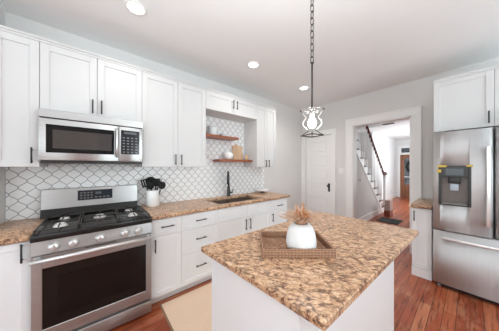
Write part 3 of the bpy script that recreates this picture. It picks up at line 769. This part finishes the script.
MB().tube([(XM + .004, .166, 1.50), (XM + .032, .166, 1.515), (XM + .034, .166, 1.64), (XM + .032, .166, 1.765), (XM + .004, .166, 1.78)], .0085, 10).build('handle', 'chrome', mdo)
MB().box(XM - .03, XM + .002, .185, MY1 - .001, MZ0 + .008, mz1, .004, 2).build('control_panel', 'steel_h', mw)
kp = MB().box(XM, XM + .0035, .200, .362, 1.530, 1.772, .001).build('keypad', 'screen', mw)
MB().box(XM + .003, XM + .0045, .225, .335, 1.735, 1.758).build('clock', 'digits', kp)
for i in range(4):
    for j in range(6):
        yy = .215 + i * .036; zz = 1.545 + j * .029
        MB().box(XM + .003, XM + .0043, yy, yy + .018, zz, zz + .011).build('button', 'button', kp)
MB().box(LX + .05, XM - .04, MY0 + .02, MY1 - .02, MZ0 - .016, MZ0, .002).build('filter_panel', 'dark_plastic', mw)
MB().box(XM - .04, XM - .012, MY0 + .01, MY1 - .01, MZ0 - .014, MZ0 + .006, .002).build('bottom_vent', 'dark_plastic', mw)
hl = area('cooktop_fill', (-2.34, .02, MZ0 - .02), (.15, 0, -1), .62, .10, .65, (1.0, .97, .93))  # unseen soft lamp added below the microwave to lift the tiles

# ------------------------------------------------------------------ shelves and what stands on them
o = MB().box(LX + .009, -2.42, 1.163, 1.803, 1.845, 1.880, .003).build('floating_shelf', 'shelf', loc=(LX, 1.48, 1.845))
tag(o, 'upper reddish wood floating shelf, fixed against the tall cabinet', 'shelf', 'wooden floating shelves')
o = MB().box(LX + .009, -2.42, 1.450, 2.098, 1.485, 1.520, .003).build('floating_shelf', 'shelf', loc=(LX, 1.77, 1.485))
tag(o, 'lower reddish wood floating shelf holding boards and a white vase', 'shelf', 'wooden floating shelves')
c = thing('canister', 'pale lidded canister on the upper wooden shelf', 'canister', (-2.53, 1.385, 1.88))
MB().lathe((-2.53, 1.385, 1.88), [(.001, 0), (.060, 0), (.064, .008), (.064, .118), (.058, .125), (.001, .125)], 24).build('jar', 'pale_jar', c)
MB().lathe((-2.53, 1.385, 2.005), [(.050, 0), (.063, .003), (.063, .020), (.001, .022)], 24).build('lid', 'matte_ceramic', c)
o = MB().lathe((-2.56, 1.56, 1.88), [(.001, 0), (.022, 0), (.028, .012), (.028, .05), (.024, .054), (.022, .05), (.022, .01), (.001, .01)], 18).build('small_cup', 'frost', loc=(-2.56, 1.56, 1.88))
tag(o, 'tiny pale cup beside the canister on the upper shelf', 'cup')
o = MB().lathe((-2.53, 1.675, 1.52), [(.001, 0), (.045, 0), (.068, .025), (.077, .06), (.070, .098), (.046, .122), (.030, .128), (.027, .122), (.040, .11), (.001, .10)], 28).build('round_vase', 'ceramic', loc=(-2.53, 1.675, 1.52))
tag(o, 'round white vase on the lower wooden shelf', 'vase')
def tilted(bx, pivot, ang):
    R_ = Matrix.Translation(pivot) @ Matrix.Rotation(ang, 4, 'Y') @ Matrix.Translation(-Vector(pivot)); return lambda v: R_ @ v
b = thing('cutting_board', 'larger wooden cutting board with a handle leaning on the tiles, lower shelf', 'cutting board', (-2.60, 1.90, 1.52), 'cutting boards')
tf = tilted(None, (-2.585, 1.90, 1.52), math.radians(-8))
MB(tf).box(-2.605, -2.587, 1.810, 2.02, 1.522, 1.775, .006, 2).box(-2.605, -2.587, 1.87, 1.93, 1.77, 1.80, .006, 2).build('board', 'board', b)
b = thing('cutting_board', 'smaller honey-coloured wooden board in front, near the shelf end', 'cutting board', (-2.54, 2.056, 1.52), 'cutting boards')
tf = tilted(None, (-2.515, 2.02, 1.52), math.radians(-10))
MB(tf).box(-2.535, -2.519, 2.025, 2.088, 1.522, 1.612, .008, 2).build('board', 'board2', b)

# utensil crock and the utensils in it
KX, KY = -2.515, .552
o = MB().lathe((KX, KY, CT), [(.001, 0), (.070, 0), (.075, .006), (.075, .195), (.072, .199), (.069, .195), (.069, .012), (.001, .012)], 36).build('utensil_crock', 'ceramic', loc=(KX, KY, CT))
tag(o, 'white cylindrical crock full of black utensils on the granite', 'crock')
def utensil(kind, label, dy, dx, lean_y, lean_x, top):
    base = Vector((KX + dx * .3, KY + dy * .3, CT + .02)); tip = Vector((KX + lean_x, KY + lean_y, top))
    d = (tip - base).normalized(); neck = tip - d * .10; K = 1.3
    t = thing(kind, label, 'utensil', base, 'black cooking utensils')
    MB().tube([base, neck], .008, 8).build('handle', 'nylon', t)
    ey = (Vector((.45, 1, 0)) - d * d.dot(Vector((.45, 1, 0)))).normalized(); ex = ey.cross(d)
    q = Matrix((ex, ey, d)).transposed().to_4x4(); q.translation = neck
    tfm = lambda v: q @ Vector((v.x, v.y * K, v.z))
    # face the head into the room
    side = MB(tfm)
    if kind == 'spatula': side.prism([(-.030, 0), (.030, 0), (.036, .095), (-.036, .095)], 'x', -.003, .003, .001).build('head', 'nylon', t)
    elif kind == 'slotted_turner':
        side.box(-.003, .003, -.034, .034, 0, .014).box(-.003, .003, -.034, .034, .086, .098)
        for k in range(4): side.box(-.003, .003, -.034 + k * .0187, -.022 + k * .0187, .012, .088)
        side.build('head', 'nylon', t)
    elif kind == 'ladle': side.ball((.012, 0, .055), .042, .6, 1, .95).build('head', 'nylon', t)
    elif kind == 'serving_spoon': side.ball((0, 0, .055), .048, .22, .68, 1).build('head', 'nylon', t)
    elif kind == 'pasta_fork':
        side.ball((0, 0, .045), .04, .3, .8, 1)
        for k in range(4): side.tube([(0, -.024 + k * .016, .06), (.02, -.026 + k * .0173, .10)], .004, 6)
        side.build('head', 'nylon', t)
utensil('slotted_turner', 'black slotted turner leaning farthest towards the microwave side of the crock', -.04, 0, -.098, .0, 1.255)
utensil('serving_spoon', 'black serving spoon standing in front of the ladle, on the range side', -.03, .14, -.050, .056, 1.222)
utensil('ladle', 'black ladle standing highest in the middle of the crock', .0, -.12, -.020, -.045, 1.285)
utensil('spatula', 'black flat spatula upright beside the ladle in the crock', .06, .03, .032, .012, 1.262)
utensil('pasta_fork', 'black pasta fork behind the upright spatula in the crock', .12, -.12, .072, -.040, 1.245)
utensil('serving_spoon', 'black spoon leaning far out of the crock towards the sink', .03, .15, .105, .048, 1.212)
d = thing('soap_dish', 'low white footed dish at the far end of the long worktop', 'dish', (-2.50, 2.40, CT))
MB().lathe((-2.50, 2.40, CT), [(.001, 0), (.055, 0), (.05, .008), (.022, .02), (.020, .035), (.04, .042), (.001, .042)], 24).build('foot', 'brown_plastic', d)
MB().lathe((-2.50, 2.40, CT + .042), [(.001, 0), (.11, .0), (.125, .008), (.127, .028), (.121, .028), (.115, .010), (.001, .010)], 32).build('plate', 'ceramic', d)

# ------------------------------------------------------------------ island
IX0, IX1, IY0, IY1 = -1.046, -.257, .494, 1.876
i = thing('island_cabinet', 'white panelled kitchen island base under the granite slab', 'island', (-.7, 1.15, 0))
bx0, bx1, by0, by1 = -1.014, -.392, .553, 1.80
MB().box(bx0, bx1, by0, by1, 0, .885, .002).build('body', 'white_low', i)
MB().box(bx0 + .0, bx0 + .02, by0 - .006, by0, .0, .878, .001).box(bx1 - .001, bx1 + .008, by0 - .006, by1 + .004, .10, .878, .001).build('side_panel', 'white_low', i)
MB().box(bx0 + .02, bx1 - .0, by0 - .005, by0 + .001, .0, .878, .001).build('end_panel', 'white_low', i)
MB().box(bx1, bx1 + .016, by0 - .006, by1 + .010, 0, .10, .003).build('baseboard', 'trim', i)
o = MB().prism([(-1.046, .490), (-.288, .543), (-.248, 1.880), (-1.040, 1.856)], 'z', .886, .920, .006).build('granite_island_top', 'granite', loc=(-.65, 1.18, .882))
tag(o, 'large brown granite slab on the white kitchen island', 'worktop', 'granite worktops')
# tray at an angle
A = math.atan2(.295, .245); u = Vector((math.cos(A), math.sin(A), 0)); w = Vector((-math.sin(A), math.cos(A), 0))
T0 = Vector((-.695, .675, .920))
L_, D_ = .385, .278
tray = thing('tray', 'rectangular woven brown tray holding the white vase on the island', 'tray', T0 + u * L_ / 2 + w * D_ / 2)
tray.rotation_euler = (0, 0, A)
def local_build(mm, name, material, parent):
    me = bpy.data.meshes.new(name); mm.bm.to_mesh(me); mm.bm.free(); me.materials.append(M[material])
    o = bpy.data.objects.new(name, me); COL.objects.link(o); o.parent = parent; return o
hx, hy = L_ / 2, D_ / 2; th = .012; hh = .049
local_build(MB().box(-hx + .004, hx - .004, -hy + .004, hy - .004, .001, .010), 'base', 'wicker', tray)
local_build(MB().box(-hx, hx, -hy, -hy + th, .001, hh, .004, 2), 'rim', 'wicker', tray)
local_build(MB().box(-hx, hx, hy - th, hy, .001, hh, .004, 2), 'rim', 'wicker', tray)
local_build(MB().box(-hx, -hx + th, -hy + th, hy - th, .001, hh, .004, 2), 'rim', 'wicker', tray)
local_build(MB().box(hx - th, hx, -hy + th, hy - th, .001, hh, .004, 2), 'rim', 'wicker', tray)
VX, VY, VZ = -.621, .905, .931
o = MB().lathe((VX, VY, VZ), [(.001, 0), (.066, 0), (.076, .006), (.084, .030), (.083, .060), (.077, .095), (.066, .126), (.050, .145), (.036, .149), (.032, .145), (.045, .125), (.06, .09), (.001, .085)], 40).build('vase', 'matte_ceramic', loc=(VX, VY, VZ))
tag(o, 'squat white stoneware vase of dried flowers, standing in the tray', 'vase')
bq = thing('dried_bouquet', 'rust and cream dried flowers in the squat white vase', 'dried flowers', (VX, VY, VZ + .1))
rnd = random.Random(3)
def spray(name, material, n, spread, h0, h1, plume, thick):
    mm = MB()
    for _ in range(n):
        a = rnd.uniform(0, 2 * PI); rr = spread * math.sqrt(rnd.random()); h = rnd.uniform(h0, h1) * (1 - .25 * rr / max(spread, 1e-3))
        b0 = Vector((VX + .02 * math.cos(a), VY + .02 * math.sin(a), VZ + .09)); tip = Vector((VX + rr * math.cos(a), VY + rr * math.sin(a), VZ + h))
        q_ = min(1.0, .024 / max(rr, 1e-3)); mid = Vector((VX + rr * q_ * math.cos(a), VY + rr * q_ * math.sin(a), VZ + .158))
        if tip.z < mid.z + .03: tip.z = mid.z + .03
        mm.tube([b0, mid, tip], [thick, thick, thick * .6], 4)
        d = (tip - mid).normalized()
        for q in range(plume):
            f_ = rnd.uniform(.25, 1.0); p0 = mid.lerp(tip, f_)
            e = p0 + (d + Vector((rnd.uniform(-1, 1), rnd.uniform(-1, 1), rnd.uniform(-.3, .9)))).normalized() * rnd.uniform(.008, .022)
            mm.tube([p0, e], [thick * .8, thick * .45], 3)
    return mm.build(name, material, bq)
spray('rust_plume', 'rust', 44, .048, .18, .288, 24, .0018)
stuff(spray('pale_grass', 'pale_grass', 150, .125, .17, .265, 9, .0014))

# ------------------------------------------------------------------ refrigerator
FRX0, FRX1, FRY, FRT = -.285, .625, 3.06, 1.800
fr = thing('refrigerator', 'stainless steel french-door refrigerator with a water dispenser', 'refrigerator', (.17, 3.45, 0))
FD = .075                                  # door thickness
MB().box(FRX0 + .008, FRX1 - .008, FRY + FD + .008, BY - .03, .03, FRT - .012, .004).build('body', 'grey_plastic', fr)
FM = .158                                  # door split
def fridge_door(x0, x1, z0, z1, r_left=.028, r_right=.028):
    # front gently bowed, vertical edges rounded; drawn as a plan outline extruded upward
    n = 14; pts = []
    y1 = FRY + FD
    for k in range(n + 1):
        x = x0 + (x1 - x0) * k / n; s_ = (2 * k / n - 1)
        y = FRY + .012 * s_ * s_
        e = min(x - x0, x1 - x)
        if e < .02: y += .014 * (1 - e / .02) ** 2
        pts.append((x, y))
    fine = []
    for e in (0, .004, .009, .015): fine.append((x0 + e, FRY + .012 + .016 * (1 - e / .02) ** 2))
    mid = [p for p in pts if x0 + .02 < p[0] < x1 - .02]
    end = [(x1 - (q[0] - x0), q[1]) for q in fine[::-1]]
    outline = fine + mid + end + [(x1, y1), (x0, y1)]
    b = bmesh.new(); A_ = [b.verts.new((x, y, z0)) for x, y in outline]; B_ = [b.verts.new((x, y, z1)) for x, y in outline]
    b.faces.new(A_); b.faces.new(B_[::-1]); nn = len(outline)
    for k in range(nn):
        f_ = b.faces.new((A_[k], B_[k], B_[(k + 1) % nn], A_[(k + 1) % nn]))
        f_.smooth = k < nn - 3
    bmesh.ops.recalc_face_normals(b, faces=list(b.faces))
    mm = MB(); me = bpy.data.meshes.new('t'); b.to_mesh(me); b.free(); mm.bm.from_mesh(me); bpy.data.meshes.remove(me)
    return mm
FZ = .672
dl = fridge_door(FRX0, FM - .003, FZ + .006, FRT).build('door', 'steel_v', fr)
def cut(o, x0, x1, y0, y1, z0, z1):
    c_ = MB().box(x0, x1, y0, y1, z0, z1).build('cutter', 'steel_v', None)
    c_.location = -BASE[o.parent.name] + o.parent.location
    mo = o.modifiers.new('b', 'BOOLEAN'); mo.operation = 'DIFFERENCE'; mo.solver = 'EXACT'; mo.object = c_
    bpy.context.view_layer.update()
    me = bpy.data.meshes.new_from_object(o.evaluated_get(bpy.context.evaluated_depsgraph_get()))
    o.modifiers.clear(); old = o.data; o.data = me; me.name = old.name; bpy.data.meshes.remove(old)
    bpy.data.objects.remove(c_, do_unlink=True)
cut(dl, -.222, -.003, FRY - .05, FRY + .062, .985, 1.40)
dr = fridge_door(FM + .003, FRX1, FZ + .006, FRT).build('door', 'steel_v', fr)
fz = fridge_door(FRX0, FRX1, .055, FZ - .006).build('freezer_drawer', 'steel_v', fr)
for d_, hx in ((dl, FM - .040), (dr, FM + .045)):
    MB().box(hx - .014, hx + .014, FRY - .052, FRY - .030, .79, 1.61, .008, 3).box(hx - .010, hx + .010, FRY - .034, FRY + .02, .80, .85, .004).box(hx - .010, hx + .010, FRY - .034, FRY + .02, 1.55, 1.60, .004).build('handle', 'chrome', d_)
MB().box(-.205, .545, FRY - .052, FRY - .032, .578, .608, .008, 3).box(-.19, -.15, FRY - .036, FRY + .02, .584, .602, .004).box(.49, .53, FRY - .036, FRY + .02, .584, .602, .004).build('handle', 'chrome', fz)
MB().box(FRX0 + .02, FRX1 - .02, FRY + .05, FRY + .12, .012, .052, .003).build('foot_grille', 'dark_plastic', fr)
for xx in (FRX0 + .05, FRX1 - .05): MB().cyl((xx, FRY + .06, 0), (xx, FRY + .06, .03), .02, 12).build('foot', 'grey_plastic', fr)
MB().box(FRX0 + .004, FRX0 + .10, FRY + .03, FRY + .13, FRT, FRT + .014, .004).build('hinge_cover', 'grey_plastic', fr)
MB().box(FRX1 - .10, FRX1 - .004, FRY + .03, FRY + .13, FRT, FRT + .014, .004).build('hinge_cover', 'grey_plastic', fr)
# dispenser set in the door that has it
wx0_, wx1_, wz0_, wz1_ = -.235, .010, .968, 1.415
yy = FRY - .006
wd = MB(); wd.box(wx0_, wx0_ + .022, yy, FRY + .03, wz0_, wz1_, .003).box(wx1_ - .022, wx1_, yy, FRY + .03, wz0_, wz1_, .003).box(wx0_ + .02, wx1_ - .02, yy, FRY + .03, wz0_, wz0_ + .02, .003).box(wx0_ + .02, wx1_ - .02, yy, FRY + .05, 1.285, wz1_, .003)
wd = wd.build('water_dispenser', 'dark_plastic', fr)
MB().box(wx0_ + .015, wx1_ - .015, FRY + .052, FRY + .060, wz0_ + .02, 1.39).box(wx0_ + .014, wx0_ + .020, FRY, FRY + .056, wz0_ + .02, 1.39).box(wx1_ - .020, wx1_ - .014, FRY, FRY + .056, wz0_ + .02, 1.39).build('recess', 'brown_plastic', wd)
MB().box(wx0_ + .055, wx1_ - .055, yy - .003, yy + .002, 1.305, 1.385, .001).build('screen', 'glass_black', wd)
MB().box(-.160, -.065, FRY + .002, FRY + .05, 1.215, 1.287, .008, 2).build('nozzle', 'dark_plastic', wd)
MB().box(-.145, -.080, FRY + .036, FRY + .050, 1.135, 1.218, .004, 2).build('paddle', 'blue_display', wd)
MB().box(wx0_ + .03, wx1_ - .03, yy - .006, FRY + .052, wz0_ + .014, wz0_ + .026, .002).build('drip_tray', 'grey_plastic', wd)
for (a, b, c_, d_) in ((wx0_ - .012, wx0_ + .022, 1.335, 1.372), (wx0_ - .008, wx0_ + .065, 1.398, 1.422), (wx1_ - .035, wx1_ + .012, 1.402, 1.424)):
    t_ = MB().box(a, b, yy - .0025, yy + .001, c_, d_).build('tape', 'tape', wd); t_['label'] = 'piece of yellow tape'

# cabinet over the refrigerator, with crown and end panel
tf = back_run(3.27)
t = wall_cabinet('white two-door wall cabinet above the refrigerator', -.293, .64, 1.835, 2.455, [(-.293, .168), (.168, .64)], [(.130, 1.935, .13), (.205, 1.935, .13)], tf, BY - 3.27 - .003)
# small base cabinet beside the refrigerator
tf = back_run(3.195)
base_cabinet('narrow white base cabinet between cased opening and refrigerator', -.490, -.300,
             [('door', -.490, -.300, .115, .872, (-.462, .775, .13, True))], None, tf, BY - 3.195 - .027, kick=False)
o = MB().box(-.512, -.296, 3.125, BY - .026, BT + .001, CT, .007, 2).build('granite_worktop', 'granite', loc=(-.4, 3.5, BT))
tag(o, 'small brown granite worktop beside the refrigerator', 'worktop', 'granite worktops')

# ------------------------------------------------------------------ small things
o = thing('light_switch', 'white switch plate on the wall between closet door and cased opening', 'switch', (-1.715, BY, 1.32))
MB().box(-1.758, -1.668, BY - .007, BY, 1.262, 1.380, .003).build('plate', 'trim', o)
MB().box(-1.744, -1.720, BY - .011, BY - .006, 1.288, 1.354, .002).build('rocker', 'trim', o)
MB().box(-1.706, -1.682, BY - .011, BY - .006, 1.288, 1.354, .002).build('rocker', 'trim', o)
g = thing('runner_rug', 'cream woven runner rug on the wood floor in front of the sink cabinets', 'rug', (-1.6, 1.5, 0))
MB().box(-2.005, -1.17, .515, 2.7, .001, .010, .003).build('pile', 'jute', g)
MB().box(-2.015, -1.16, .500, .516, .001, .009, .002).build('binding', 'jute_edge', g)
MB().box(-2.015, -1.16, 2.699, 2.715, .001, .009, .002).build('binding', 'jute_edge', g)
